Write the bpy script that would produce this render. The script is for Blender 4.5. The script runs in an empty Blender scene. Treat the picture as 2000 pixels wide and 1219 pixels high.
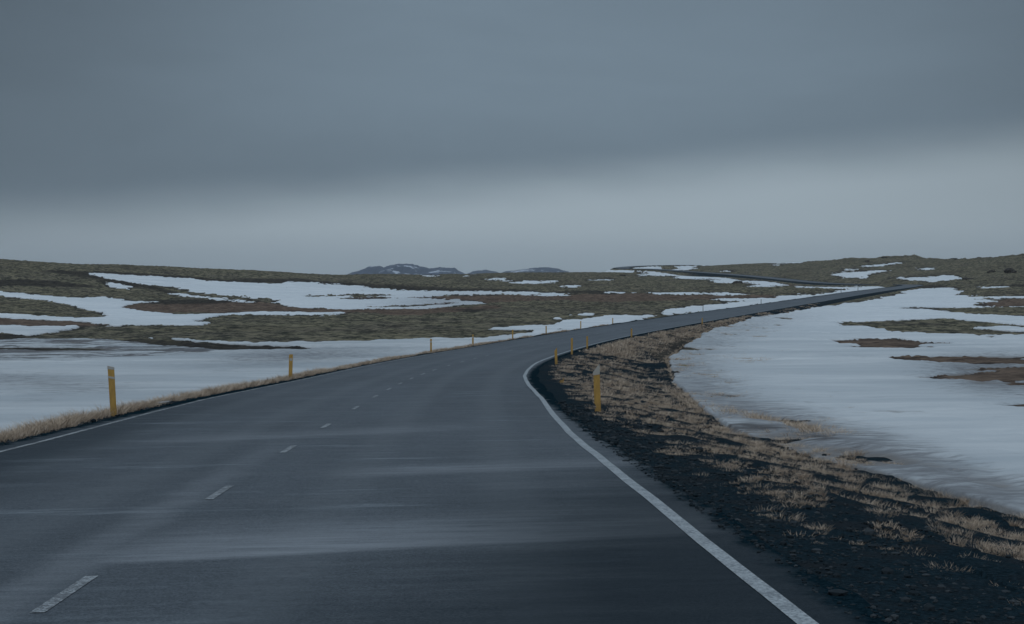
import bpy, math, random
import numpy as np
C = bpy.context.scene.collection
SC = bpy.context.scene
rng = np.random.default_rng(7)
F = 2000*50/36.0            # focal length in photo pixels (2000 wide)
YH = 560.0                  # photo row of eye level

# ---------------------------------------------------------------- camera
cd = bpy.data.cameras.new("camera"); cam = bpy.data.objects.new("camera", cd); C.objects.link(cam)
cd.lens = 50; cd.sensor_width = 36; cd.clip_start = 0.1; cd.clip_end = 30000
cam.location = (0, 0, 0)
cam.rotation_euler = (math.radians(90)-math.atan((609.5-YH)/F), 0, 0)
SC.camera = cam

# ---------------------------------------------------------------- sky and light
SUN_EL, SUN_AZ = math.radians(48), math.radians(-150)   # behind left of the camera, above the cloud
w = bpy.data.worlds.new("World"); SC.world = w; w.use_nodes = True
nt = w.node_tree; nt.nodes.clear()
def N(nt, t, **k):
    n = nt.nodes.new(t)
    for a, b in k.items():
        if a == 'ins':
            for i, v in b.items(): n.inputs[i].default_value = v
        else: setattr(n, a, b)
    return n
def M(nt, op, a, b=None, c=None, clamp=False):
    n = nt.nodes.new('ShaderNodeMath'); n.operation = op; n.use_clamp = clamp
    for i, v in enumerate((a, b, c)):
        if v is None: continue
        if isinstance(v, (int, float)): n.inputs[i].default_value = v
        else: nt.links.new(v, n.inputs[i])
    return n.outputs[0]
def MIX(nt, f, a, b, bt='MIX'):
    n = nt.nodes.new('ShaderNodeMix'); n.data_type = 'RGBA'; n.blend_type = bt; n.clamp_factor = True
    for s, v in ((n.inputs[0], f), (n.inputs[6], a), (n.inputs[7], b)):
        if isinstance(v, (int, float)): s.default_value = v
        elif isinstance(v, tuple): s.default_value = (*v, 1) if len(v) == 3 else v
        else: nt.links.new(v, s)
    return n.outputs[2]
def SS(nt, v, lo, hi, a=0.0, b=1.0):
    n = nt.nodes.new('ShaderNodeMapRange'); n.interpolation_type = 'SMOOTHSTEP'
    nt.links.new(v, n.inputs[0])
    for i, x in ((1, lo), (2, hi), (3, a), (4, b)): n.inputs[i].default_value = x
    return n.outputs[0]
def NOISE(nt, vec, scale, detail=4, rough=.55, sc=None, dist=0):
    if sc is not None:
        mp = nt.nodes.new('ShaderNodeMapping'); mp.inputs['Scale'].default_value = sc
        nt.links.new(vec, mp.inputs[0]); vec = mp.outputs[0]
    n = nt.nodes.new('ShaderNodeTexNoise'); n.inputs['Scale'].default_value = scale
    n.inputs['Detail'].default_value = detail; n.inputs['Roughness'].default_value = rough
    n.inputs['Distortion'].default_value = dist
    nt.links.new(vec, n.inputs['Vector']); return n.outputs[0]
tc = N(nt, 'ShaderNodeTexCoord'); sep = N(nt, 'ShaderNodeSeparateXYZ'); nt.links.new(tc.outputs['Generated'], sep.inputs[0])
X, Y, Z = sep.outputs
az = M(nt, 'ARCTAN2', X, Y)
nz1 = NOISE(nt, tc.outputs['Generated'], 2.2, 3, .5, (1, 1, 5))
nz2 = NOISE(nt, tc.outputs['Generated'], 9, 4, .5, (1, 1, 4))
azc = M(nt, 'MINIMUM', M(nt, 'MAXIMUM', az, -.8), .8)
eb = M(nt, 'ADD', M(nt, 'MULTIPLY', azc, .075), .073)
eb = M(nt, 'ADD', eb, M(nt, 'MULTIPLY', M(nt, 'SUBTRACT', nz2, .5), .013))
de = M(nt, 'SUBTRACT', Z, eb)
nz3 = NOISE(nt, tc.outputs['Generated'], 6, 5, .6, (1, 1, 3.2), .4)
soft = SS(nt, de, -.026, .022)
band = MIX(nt, SS(nt, Z, .005, .045), (.245, .308, .358), (.325, .395, .445))
upper = MIX(nt, SS(nt, Z, .06, .15), (.137, .187, .234), (.164, .222, .276))
upper = MIX(nt, SS(nt, nz1, .35, .65), MIX(nt, .94, (0,0,0), upper), upper)
upper = MIX(nt, SS(nt, nz3, .34, .66), MIX(nt, .95, (0, 0, 0), upper), upper)
col = MIX(nt, soft, band, upper)
aa = M(nt, 'ABSOLUTE', M(nt, 'SUBTRACT', az, .045))
side_ = M(nt, 'SUBTRACT', 1, M(nt, 'MULTIPLY', SS(nt, aa, .08, .46), SS(nt, Z, .0, .2, .20, .44)))
cs = N(nt, 'ShaderNodeCombineColor'); [nt.links.new(side_, cs.inputs[i]) for i in range(3)]
col = MIX(nt, 1.0, col, cs.outputs[0], 'MULTIPLY')
col = MIX(nt, SS(nt, Z, .22, .75), col, (.50, .59, .69))
skt = N(nt, 'ShaderNodeTexSky', sky_type='NISHITA', sun_disc=False)
skt.sun_elevation = SUN_EL; skt.sun_rotation = SUN_AZ
bg = N(nt, 'ShaderNodeBackground'); bg.inputs['Strength'].default_value = 1.0
bg2 = N(nt, 'ShaderNodeBackground'); bg2.inputs['Strength'].default_value = .06
nt.links.new(col, bg.inputs[0]); nt.links.new(skt.outputs[0], bg2.inputs[0])
mx = N(nt, 'ShaderNodeMixShader', ins={0: .03}); out = N(nt, 'ShaderNodeOutputWorld')
nt.links.new(bg.outputs[0], mx.inputs[1]); nt.links.new(bg2.outputs[0], mx.inputs[2]); nt.links.new(mx.outputs[0], out.inputs[0])
sd = bpy.data.lights.new("sun", 'SUN'); so = bpy.data.objects.new("sun", sd); C.objects.link(so)
sd.energy = .38; sd.angle = math.radians(35); sd.color = (1, .95, .88)
# lamp shines along local -Z: direction towards the sun is (sin az, cos az) on the ground
so.rotation_euler = (math.radians(90)-SUN_EL, 0, -SUN_AZ+math.pi)
so.location = (-20, -40, 60)
SC.view_settings.view_transform = 'Standard'; SC.view_settings.look = 'None'
SC.view_settings.exposure = 0; SC.view_settings.gamma = 1
SC.cycles.use_denoising = True
SC.cycles.max_bounces = 5; SC.cycles.volume_bounces = 1

# ---------------------------------------------------------------- helpers
def tag(o, label=None, cat=None, group=None, kind=None):
    if label: o['label'] = label
    if cat: o['category'] = cat
    if group: o['group'] = group
    if kind: o['kind'] = kind
    return o
def mesh(name, v, f, mat=None, smooth=False, parent=None):
    """v: (n,3) array, f: (m,k) int array (all faces same size)"""
    v = np.asarray(v, np.float32); f = np.asarray(f, np.int32)
    me = bpy.data.meshes.new(name); me.vertices.add(len(v)); me.vertices.foreach_set('co', v.ravel())
    k = f.shape[1]; me.loops.add(f.size); me.loops.foreach_set('vertex_index', f.ravel())
    me.polygons.add(len(f)); me.polygons.foreach_set('loop_start', np.arange(len(f), dtype=np.int32)*k)
    me.polygons.foreach_set('loop_total', np.full(len(f), k, np.int32))
    me.polygons.foreach_set('use_smooth', np.full(len(f), smooth))
    me.update(calc_edges=True); me.validate()
    if mat: me.materials.append(mat)
    o = bpy.data.objects.new(name, me); C.objects.link(o)
    if parent: o.parent = parent
    return o
def mat(name, rough=.8, spec=.3):
    m = bpy.data.materials.new(name); m.use_nodes = True; t = m.node_tree
    b = t.nodes['Principled BSDF']; b.inputs['Roughness'].default_value = rough
    b.inputs['Specular IOR Level'].default_value = spec
    return m, t, b
def bump(t, b, h, strength=.5, dist=.02):
    n = t.nodes.new('ShaderNodeBump'); n.inputs['Strength'].default_value = strength; n.inputs['Distance'].default_value = dist
    t.links.new(h, n.inputs['Height']); t.links.new(n.outputs[0], b.inputs['Normal'])
def _h(ix, iy, s):
    n = (ix*374761393+iy*668265263+s*1442695041) & 0xffffffff
    n = ((n ^ (n >> 13))*1274126177) & 0xffffffff
    return ((n ^ (n >> 16)) & 0xffff)/65535.0
def vnoise(x, y, s=0):
    xi = np.floor(x).astype(np.int64); yi = np.floor(y).astype(np.int64); fx = x-xi; fy = y-yi
    fx = fx*fx*(3-2*fx); fy = fy*fy*(3-2*fy)
    a = _h(xi, yi, s); b = _h(xi+1, yi, s); c = _h(xi, yi+1, s); d = _h(xi+1, yi+1, s)
    return (a*(1-fx)+b*fx)*(1-fy)+(c*(1-fx)+d*fx)*fy
def fbm(x, y, s=0, o=4):
    r = 0; a = .5; t = 0
    for i in range(o):
        r = r+a*vnoise(x*2**i+17*i, y*2**i-9*i, s+i); t += a; a *= .55
    return r/t*2-1
def smooth01(x): x = np.clip(x, 0, 1); return x*x*(3-2*x)
def spline(x, y, xi):
    n = len(x); x = np.asarray(x, float); y = np.asarray(y, float); h = np.diff(x); A = np.eye(n); b = np.zeros(n)
    for i in range(1, n-1):
        A[i, i-1] = h[i-1]; A[i, i] = 2*(h[i-1]+h[i]); A[i, i+1] = h[i]; b[i] = 6*((y[i+1]-y[i])/h[i]-(y[i]-y[i-1])/h[i-1])
    m = np.linalg.solve(A, b); k = np.clip(np.searchsorted(x, xi)-1, 0, n-2); t = xi-x[k]; u = x[k+1]-xi; H = h[k]
    return (m[k]*u**3+m[k+1]*t**3)/(6*H)+(y[k]/H-m[k]*H/6)*u+(y[k+1]/H-m[k+1]*H/6)*t
def gblur(a, s, ax):
    r = int(3*s)+1; k = np.exp(-.5*(np.arange(-r, r+1)/s)**2); k /= k.sum()
    p = [(0, 0)]*a.ndim; p[ax] = (r, r); q = np.pad(a, p, 'edge')
    o = 0
    for i, wv in enumerate(k):
        sl = [slice(None)]*a.ndim; sl[ax] = slice(i, i+a.shape[ax]); o = o+wv*q[tuple(sl)]
    return o

# ---------------------------------------------------------------- road centreline
kD = [-40, -15, 0, 10, 20, 32, 45, 60, 80, 105, 130, 165, 210, 260, 320, 390, 460, 520]
kX = [-1.6, -1.8, -2.18, -2.6, -2.92, -3.17, -3.1, -2.24, .13, 4.38, 9.8, 18.76, 31.66, 47.22, 67.28, 92.1, 118.5, 142]
kZ = [-.1, -.95, -1.476, -1.815, -2.159, -2.534, -2.883, -3.214, -3.552, -3.818, -3.956, -3.991, -3.865, -3.57, -3.003, -2.127, -1.126, -.25]
kB = [0, 0, .0047, .0164, .0103, .0058, .0167, .0129, .0139, .0103, -.0007, -.0121, -.0203, -.0161, -.0204, -.0135, -.0082, -.0039]
kW = [4, 4, 4.02, 3.91, 3.806, 3.852, 3.534, 3.377, 3.44, 3.502, 3.583, 3.66, 3.73, 3.76, 3.793, 3.823, 3.87, 3.9]
tail = [(157, 560, .35), (165.5, 590, .75), (166.5, 622, .95), (163, 660, 1.05), (155, 715, 2.0), (144, 798, 5.0), (127, 880, 8.2),
        (104.5, 955, 11.2), (92, 1005, 12.7), (82, 1045, 13.4), (90, 1088, 15.3), (113, 1115, 16.7), (150, 1140, 17.0), (200, 1160, 15)]
cp = [(a, b, c, d, e) for a, b, c, d, e in zip(kX, kD, kZ, kB, kW)]+[(a, b, c, 0, 3.9+1.2*min(1, max(0, (b-600)/150))) for a, b, c in tail]
cp = np.array(cp); tt = np.concatenate([[0], np.cumsum(np.linalg.norm(np.diff(cp[:, :2], axis=0), axis=1))])
ts = np.arange(0, tt[-1], .5)
RX, RY, RZ, RB = (spline(tt, cp[:, i], ts) for i in range(4)); RW = np.interp(ts, tt, cp[:, 4])
s_ = np.concatenate([[0], np.cumsum(np.hypot(np.diff(RX), np.diff(RY)))])
RS = np.interp(0, RY[:400], s_[:400]); RS = s_-RS                # arc length, zero beside the camera
dX, dY = np.gradient(RX), np.gradient(RY); L_ = np.hypot(dX, dY); NX, NY = dY/L_, -dX/L_   # normal to the right
def road_at(s, d):
    x = np.interp(s, RS, RX)+np.interp(s, RS, NX)*d; y = np.interp(s, RS, RY)+np.interp(s, RS, NY)*d
    return x, y, np.interp(s, RS, RZ)+np.interp(s, RS, RB)*d
def nearest(x, y):
    """signed offset d, arc s, surface height, half width of the nearest centreline point"""
    d = np.full(x.shape, 1e3); s = np.zeros_like(d); z = np.zeros_like(d); wd = np.full(x.shape, 3.8)
    idx = np.nonzero((y > -60) & (y < 1250) & (x > -40) & (x < 250))[0]
    st = 2; px, py = RX[::st], RY[::st]
    for c in range(0, len(idx), 20000):
        q = idx[c:c+20000]; D = (x[q, None]-px)**2+(y[q, None]-py)**2; i = D.argmin(1)*st
        ex, ey = x[q]-RX[i], y[q]-RY[i]
        dd = ex*NX[i]+ey*NY[i]; al = -ex*NY[i]+ey*NX[i]      # along (tangent = (-NY, NX))
        far = np.sqrt(D.min(1)); dd = np.where(np.abs(dd) < far*.7, np.sign(dd+1e-9)*far, dd)
        d[q] = dd; s[q] = RS[i]+al; z[q] = RZ[i]+RB[i]*np.clip(dd, -4.3, 4.3)+al*np.gradient(RZ, RS)[i]; wd[q] = RW[i]
    return d, s, z, wd

# ---------------------------------------------------------------- natural terrain from sight-line profiles
near_p = [(5, -2.07), (15, -2.42), (30, -3.0), (50, -3.65), (80, -4.2)]
cols = {
 -500: [(115, -4.26), (150, -4.3), (210, -3.5), (300, .5), (360, 4.5), (460, 11.5)],
 0: [(115, -4.26), (150, -4.3), (210, -4.05), (300, -1.3), (360, 2.6), (460, 9.1)],
 200: [(115, -4.26), (150, -4.3), (230, -4.2), (310, -2.4), (380, 1.6), (500, 8.0)],
 350: [(115, -4.26), (150, -4.3), (270, -3.9), (350, -1.9), (430, 2.2), (520, 7.5)],
 500: [(115, -4.26), (150, -4.35), (270, -4.1), (350, -2.6), (440, 1.0), (560, 7.0)],
 700: [(115, -4.26), (152, -4.4), (200, -4.3), (270, -4.4), (340, -3.7), (450, -.8), (640, 6.0)],
 850: [(115, -4.3), (155, -4.5), (200, -4.4), (270, -4.1), (370, -3.0), (490, .3), (680, 6.0)],
 1000: [(115, -4.4), (155, -4.5), (200, -4.3), (270, -3.9), (400, -2.2), (520, 1.9), (740, 7.8)],
 1150: [(115, -4.45), (155, -4.5), (215, -4.25), (300, -3.8), (410, -2.0), (570, 2.6), (850, 9.9)],
 1300: [(115, -4.5), (157, -4.6), (230, -4.3), (320, -3.5), (420, -2.0), (640, 3.5), (800, 6.8), (930, 9.4), (1060, 15.2)],
 1500: [(115, -4.5), (160, -4.65), (210, -4.6), (290, -4.1), (340, -3.2), (470, -.35), (720, 3.9), (860, 9.3), (1000, 17.4)],
 1600: [(115, -4.5), (160, -4.65), (260, -4.4), (340, -3.4), (430, -1.9), (560, 0), (680, 1.6), (800, 7.2), (950, 17.9)],
 1700: [(115, -4.5), (160, -4.65), (260, -4.3), (340, -3.5), (430, -2.3), (560, 0), (640, 1.6), (780, 9.5), (910, 19.6)],
 1800: [(115, -4.4), (156, -4.5), (270, -3.9), (400, -2.3), (500, -.6), (560, .6), (640, 3.5), (780, 11.2), (900, 19.4)],
 2000: [(115, -4.4), (156, -4.5), (270, -3.9), (360, -2.6), (450, 0), (600, 6.5), (780, 18.6)],
 2500: [(115, -4.3), (156, -4.2), (270, -3.0), (360, -1.0), (450, 2.5), (600, 10), (780, 25)]}
gD = np.concatenate([np.arange(3, 60, 1.), np.arange(60, 1400, 4.)]); gP = np.arange(-500, 2501, 50.)
rows = []; crest = []
for p in cols:
    q = near_p+cols[p]; d = np.array([a for a, b in q]); z = np.array([b for a, b in q])
    e, ez = d[-1], z[-1]; d = np.append(d, [e+60, e+200, 3000]); z = np.append(z, [ez-2.5, ez-14, ez-30])
    rows.append(np.interp(gD, d, z)); crest.append(e)
kP = np.array(list(cols), float); T = np.stack([np.interp(gP, kP, np.array(rows)[:, j]) for j in range(len(gD))])
cr = np.interp(gP, kP, crest)
T2 = T.copy(); T2[57:] = gblur(T, 3.5, 0)[57:]; T2[40:57] = gblur(T, 2, 0)[40:57]; T = gblur(T2, 1.3, 1)
def bil(A, gx, gy, x, y):
    i = np.clip(np.searchsorted(gx, x)-1, 0, len(gx)-2); j = np.clip(np.searchsorted(gy, y)-1, 0, len(gy)-2)
    u = np.clip((x-gx[i])/(gx[i+1]-gx[i]), 0, 1); v = np.clip((y-gy[j])/(gy[j+1]-gy[j]), 0, 1)
    return (A[i, j]*(1-u)+A[i+1, j]*u)*(1-v)+(A[i, j+1]*(1-u)+A[i+1, j+1]*u)*v
def natural(x, y):
    th = np.arctan2(x, y); r = np.hypot(x, y); t = np.tan(np.clip(th, -1.2, 1.2)); px = np.clip(1000+F*t, -500, 2500)
    D = r*np.cos(np.clip(th, -.42, .42))
    z = bil(T, gD, gP, np.clip(D, 3, 1390), px)
    zp = -1.9-.034*y
    zp = np.where(y > 30, -2.92-.5*np.log1p(np.maximum(y-30, 0)/15), zp)+np.maximum(np.abs(x)-60, 0)*.02
    wgt = smooth01((np.abs(th)-.5)/.6)*smooth01((600-r)/300)+smooth01((np.abs(th)-1.1)/.4)*(1-smooth01((600-r)/300))
    wgt = np.clip(wgt, 0, 1)
    z = z*(1-wgt)+np.clip(zp, -20, 20)*wgt
    return z-smooth01((r-1400)/3000)*30
def ground(x, y):
    z = natural(x, y); d, s, zr, wd = nearest(x, y); a = np.abs(d)
    far = smooth01((s-250)/250)
    up = smooth01((s-585)/50)*np.exp(-(np.where(d < 0, d+8, d*3)/42)**2)
    z = z-up*(2.9+.3*smooth01((s-850)/80))
    sh = wd+np.where(d > 0, 1.7, 1.0)+far*.6
    k = np.where(d > 0, 6.0, 4.0); k = k*(1-smooth01((s-90)/80))+2.3*smooth01((s-90)/80)
    ex = np.maximum(a-sh, 0)
    zs = zr-.03-np.maximum(a-wd-.35, 0)*.05
    base = np.clip(z, zs-ex/k, zs+ex/2.5)
    base = np.where(a < 60, base, z)
    under = smooth01((wd+.30-a)/.5)*(.12+.5*far)
    return base-under, d, s, wd, ex, z

# ---------------------------------------------------------------- where snow lies: outlines of the snow fields in plan (traced as sight-line rows)
W0, W1, H0_, H1_ = -40, 2040, 485, 1219
snow_p = [
 [(165,536),(190,533),(241,538),(296,541),(345,545),(379,545),(413,550),(500,552.5),(528,555),(575,550),(634,554),(704,561),(751,564.5),(890,569),(1000,571.5),(1034,572),(1128,577),(1100,579.5),(1000,577),(930,577),(880,581),(870,589),(905,586),(962,594),(900,598),(835,605),(695,606),(639,604),(584,603),(536,594),(500,592),(492,584),(448,580),(379,570),(324,561),(276,558),(220,548)],
 [(310,572),(362,575),(413,583),(500,591),(500,594),(413,587),(345,578)],
 [(188,550.5),(241,559),(262,566.5),(220,562.5)],
 [(-40,568),(0,571),(52,575),(121,582),(207,582),(248,590),(338,590.5),(262,595.5),(234,602),(300,612),(345,617),(500,611.5),(584,611),(620,614),(695,612.5),(667,617),(623,619),(560,616),(427,617.5),(379,631.5),(420,632),(400,637),(310,637.5),(165,640),(107,651),(62,658),(0,652),(-40,650),(-40,638),(0,638.5),(103,640),(190,638.5),(224,636),(172,631.5),(0,622),(-40,621),(-40,612),(0,613.5),(69,619.5),(155,623.5),(214,622),(193,611),(128,594),(45,583),(-40,577)],
 [(334,662.5),(393,667.5),(500,672),(560,674),(500,676),(393,671),(334,665)],
 [(279,661.5),(303,661.5),(296,665)],
 [(-40,664),(120,664.5),(220,667),(310,677),(413,684),(500,688),(560,683),(500,671),(611,670),(695,670),(723,669),(807,667),(863,664),(946,663),(1000,656),(1034,654),(1060,655),(950,680),(760,720),(560,760),(300,830),(0,920),(-40,930)],
 [(950,645),(1020,639),(1084,636),(1100,631),(1123,628),(1160,624),(1201,619),(1240,620),(1290,617),(1200,638),(1130,650),(1060,659),(1048,655),(1000,646)],
 [(1000,648),(1060,645),(1060,655),(1000,665),(950,668)],
 [(1128,616),(1162,615),(1160,618),(1132,619)], [(1105,617),(1116,616),(1116,618),(1106,619)], [(1081,624),(1110,624),(1090,627)],
 [(1293,611),(1310,605),(1358,599.5),(1450,591),(1410,591),(1388,586),(1418,584.5),(1495,585),(1537,582.5),(1600,575),(1672,565.5),(1638,566),(1543,563),(1560,560.5),(1640,562),(1707,560),(1725,562),(1660,574),(1560,588),(1440,603),(1306,617)],
 [(1500,585),(1543,578),(1586,574),(1543,590),(1480,597)],
 [(938,546),(986,543),(985,547),(1000,551),(1087,549.5),(1081,554),(1014,556),(980,549)],
 [(1145,546),(1193,544.5),(1190,547.5),(1145,549.5)], [(1110,549),(1128,547),(1125,549.5)],
 [(1088,558),(1135,558),(1128,561.5),(1092,561.5)],
 [(1171,571),(1193,571.5),(1218,573),(1214,576.5),(1181,576)], [(1232,572.5),(1242,572.5),(1240,575.5),(1232,575)],
 [(1251,571.5),(1326,571.5),(1450,573.5),(1470,575.5),(1440,578.5),(1285,577.5)],
 [(818,539),(860,538.5),(855,542),(825,542)], [(896,538),(917,537.5),(912,541),(898,541)], [(925,536.5),(943,536.5),(940,538.5),(926,538.5)],
 [(1251,521.5),(1270,519.5),(1306,520),(1310,524),(1348,521.5),(1361,524.5),(1344,528),(1298,530),(1262,528.5)],
 [(1230,530),(1274,528.5),(1331,533),(1369,534.5),(1411,542),(1442,548),(1500,549),(1547,558.5),(1495,561.5),(1442,562),(1482,556),(1460,553),(1411,553),(1377,550),(1415,546.5),(1314,545.5),(1327,540),(1264,540),(1232,539.5),(1268,533.5)],
 [(1167,525.5),(1201,525.5),(1173,533)], [(1180,546),(1208,543),(1200,546.5)],
 [(1406,529),(1437,528),(1435,531.5),(1410,531.5)], [(1478,528),(1492,528.5),(1486,530.5)],
 [(1672,522),(1735,513.5),(1790,510),(1750,516),(1701,521.5)],
 [(1629,526),(1687,525.5),(1660,530)],
 [(1621,535),(1644,532),(1753,528),(1730,532),(1687,537),(1700,543),(1649,543.5)],
 [(1728,543),(1787,542),(1865,538),(1878,545),(1839,549.5),(1807,551.5),(1776,546.5)],
 [(1787,524.5),(1830,522.5),(1825,526.5),(1790,527)],
 [(1900,561),(1968,558.5),(1965,563),(1910,564)],
 [(1936,499.5),(1962,499),(1960,502),(1938,502)], [(1507,512),(1569,511.5),(1566,515),(1515,515)], [(1495,516.5),(1522,516),(1518,519)],
 [(1574,546),(1600,548),(1628,553),(1600,552)],
 [(1480,618),(1500,617),(1586,604),(1701,587),(1758,575),(1800,563),(1845,562.5),(1882,569),(1868,578),(1900,580),(2040,580),(2040,1030),(2000,1012),(1830,965),(1700,925),(1560,883),(1430,845),(1370,800),(1320,750),(1304,705),(1380,650)],
]
bare_p = [
 [(-40,681),(60,680),(140,682),(238,683),(200,686),(100,687),(30,685),(-40,687)], [(225,697.5),(300,696.5),(345,697),(300,699),(240,700)], [(100,672),(180,671),(170,673)], [(300,690),(420,691),(360,692.5)],
 [(500,585),(520,586),(553,590.5),(530,593.5),(500,591)],
 [(565,578.5),(620,577),(720,575.5),(790,577),(720,579),(650,579)],
 [(638,583.5),(720,581),(800,582),(880,577),(960,577),(1000,579),(1000,594),(935,590),(890,587),(830,583),(770,583),(700,585)],
 [(690,599.5),(760,598.5),(880,592),(900,594),(820,600),(720,601)],
 [(-40,652),(0,653),(30,654),(58,659),(20,661),(-40,663)],
 [(220,667),(330,669),(420,674),(520,676),(634,683),(600,686),(430,688),(320,677)],
 [(640,682),(676,683),(660,684.5)],
 [(948,650),(1000,645),(1048,648),(1030,654),(960,659)],
 [(1896,586.5),(1950,585),(2040,585),(2040,589),(1950,589.5)],
 [(1925,593.5),(1960,590),(2040,589),(2040,599),(1945,599.5),(1900,596)],
 [(1738,603),(1793,601),(1873,603),(2040,600),(2040,620),(1959,617.5),(1888,615),(1827,611),(1859,608),(1787,605)],
 [(1615,634),(1701,629),(1758,627),(1842,623.5),(1885,628),(1925,631),(2040,641),(2040,645),(1960,641),(1879,642),(1940,648),(2040,654),(2040,657),(1916,657.5),(1816,655),(1744,651),(1687,642)],
 [(1617,667),(1724,665),(1753,664.5),(1787,669.5),(1860,674),(1787,677.5),(1830,683),(1764,683.5),(1701,683.5),(1635,682),(1690,677),(1640,675)],
 [(1735,701.5),(1850,699.5),(2040,699),(2040,703.5),(1900,704),(2040,706),(2040,718),(1873,713.5),(1776,708)],
 [(1756,733),(1859,727),(1916,722),(2040,719),(2040,749),(1916,747.5),(1873,743.5),(1790,741.5),(1839,737),(1971,726),(1900,727)],
 [(1945,761),(2040,757.5),(2040,765)], [(1948,776),(2040,779),(2040,781),(1960,778)], [(1920,796),(2040,792),(2040,805)],
 [(1900,659.5),(1962,660),(1930,661.5)],
]
brown_p = [
 [(235,602),(310,598),(448,594),(500,592),(584,603),(700,606),(900,604),(980,598),(980,606),(760,613),(584,613),(400,613),(300,613)],
 [(-40,622),(0,622.5),(172,631.5),(226,637),(100,641),(-40,639)],
 [(640,583),(800,581),(1000,577),(1130,579),(1230,576),(1400,579),(1500,582),(1400,588),(1200,590),(1050,590),(980,592),(880,596)],
 [(1100,592),(1300,586),(1500,581),(1560,578),(1500,586),(1380,588),(1200,593)],
 [(1925,593.5),(1960,588),(2040,588),(2040,600),(1900,600)],
 [(1610,664),(1870,664),(1870,684),(1610,684)], [(1730,699),(2040,697),(2040,810),(1700,810)],
 [(1380,545),(1500,552),(1580,560),(1540,560),(1420,553)],
 [(700,606),(900,602),(900,612),(760,620)],
 [(150,592),(300,598),(220,604)],
]
dark_p = [
 [(1150,690),(1300,640),(1480,612),(1510,620),(1390,655),(1320,700),(1350,770),(1560,850),(1700,900),(1560,900),(1300,850)],
 [(60,529),(160,532),(190,540),(300,560),(360,575),(300,570),(160,545)],
 [(-40,545),(60,548),(180,560),(200,566),(60,562),(-40,560)],
 [(165,531),(300,537),(420,546),(575,546),(700,557),(900,565),(1034,569),(1034,574),(890,571),(700,565),(575,553),(413,553),(300,543),(190,536)],
 [(230,591),(380,588),(500,590),(420,598),(300,598)],
 [(-40,653),(60,656),(60,663),(-40,664)],
 [(220,665),(360,668),(520,674),(634,680),(676,684),(500,690),(300,678)],
 [(1100,572),(1170,570),(1210,575),(1180,579),(1090,576)],
 [(740,640),(800,636),(800,641),(760,645)], [(880,606),(960,606),(940,612),(880,610)],
 [(1800,557),(1850,560),(1880,562),(1840,566),(1800,563)], [(1970,556),(2040,558),(2040,564),(1970,563)],
 [(0,675),(120,678),(120,690),(0,690)],
]
mott_p = [[(1400,880),(1400,835),(1580,850),(1760,910),(1760,950),(1560,915)], [(-40,667),(230,668),(330,680),(470,690),(300,697),(240,703),(90,706),(-40,708)]]
thin_p = [[(-40,738),(80,735),(190,745),(120,754),(-40,756)], [(20,766),(160,758),(330,752),(300,764),(120,776)], [(240,722),(420,716),(560,712),(440,730)], [(-40,790),(60,786),(140,792),(20,800)], [(1700,925),(1560,870),(1400,832),(1300,785),(1260,740),(1270,690),(1380,640),(1500,610),(1600,604),(1560,622),(1450,655),(1385,700),(1400,745),(1480,790),(1600,820),(1760,870),(1900,925),(2040,965),(2040,1040),(1900,1010)],
 [(870,577),(1000,577),(1000,592),(840,606),(700,600)], [(1800,700),(2040,690),(2040,800),(1850,760)], [(400,690),(900,680),(760,700),(500,720)]]
gx = np.arange(W0, W1+1, 2.); gy = np.arange(H0_, H1_+1, 1.)
def raster(polys, A=None, val=1.0):
    if A is None: A = np.zeros((len(gy), len(gx)))
    for P in polys:
        P = np.array(P, float); x0, x1 = P[:, 0].min(), P[:, 0].max(); y0, y1 = P[:, 1].min(), P[:, 1].max()
        ix = np.nonzero((gx >= x0) & (gx <= x1))[0]; iy = np.nonzero((gy >= y0-.5) & (gy <= y1+.5))[0]
        if not len(ix) or not len(iy): continue
        acc = np.zeros((len(iy), len(ix)))
        for sub in (-.33, 0, .33):
            xx, yy = np.meshgrid(gx[ix], gy[iy]+sub); ins = np.zeros(xx.shape, bool)
            for (ax, ay), (bx, by) in zip(P, np.roll(P, -1, 0)):
                if ay == by: continue
                c = ((ay > yy) != (by > yy)) & (xx < (bx-ax)*(yy-ay)/(by-ay)+ax); ins ^= c
            acc += ins/3
        sl = np.ix_(iy, ix); A[sl] = A[sl]*(1-acc)+val*acc
    return A
def blur(A, sx, sy): return gblur(gblur(A, sx, 1), sy, 0)
snowA = blur(raster(bare_p, raster(snow_p), 0.0), 1.3, .8)
brownA = blur(raster(brown_p), 8, 2); thinA = 0; darkA = blur(raster(dark_p), 6, 1.6); mottA = blur(raster(mott_p), 14, 5); thinA = blur(raster(thin_p), 36, 13)

# ---------------------------------------------------------------- ground grid: azimuth x distance
th_in = np.arctan((np.arange(-110, 2111, 2.5)-1000)/F)
th_out = np.concatenate([np.linspace(th_in[-1]+.01, 1.0, 60), np.linspace(1.04, math.pi, 40)])
th = np.concatenate([-th_out[::-1], th_in, th_out])
rr = [.02, 2.0]
while rr[-1] < 1400: rr.append(rr[-1]*(1.0085 if rr[-1] < 60 else 1.006 if rr[-1] < 180 else 1.0042))
while rr[-1] < 9000: rr.append(rr[-1]*1.05)
rr = np.array(rr); TH, R = np.meshgrid(th, rr); gxw = (R*np.sin(TH)).ravel(); gyw = (R*np.cos(TH)).ravel()
zb, gd, gs, gw, gex, znat = ground(gxw, gyw)
nr, nc = TH.shape
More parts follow.
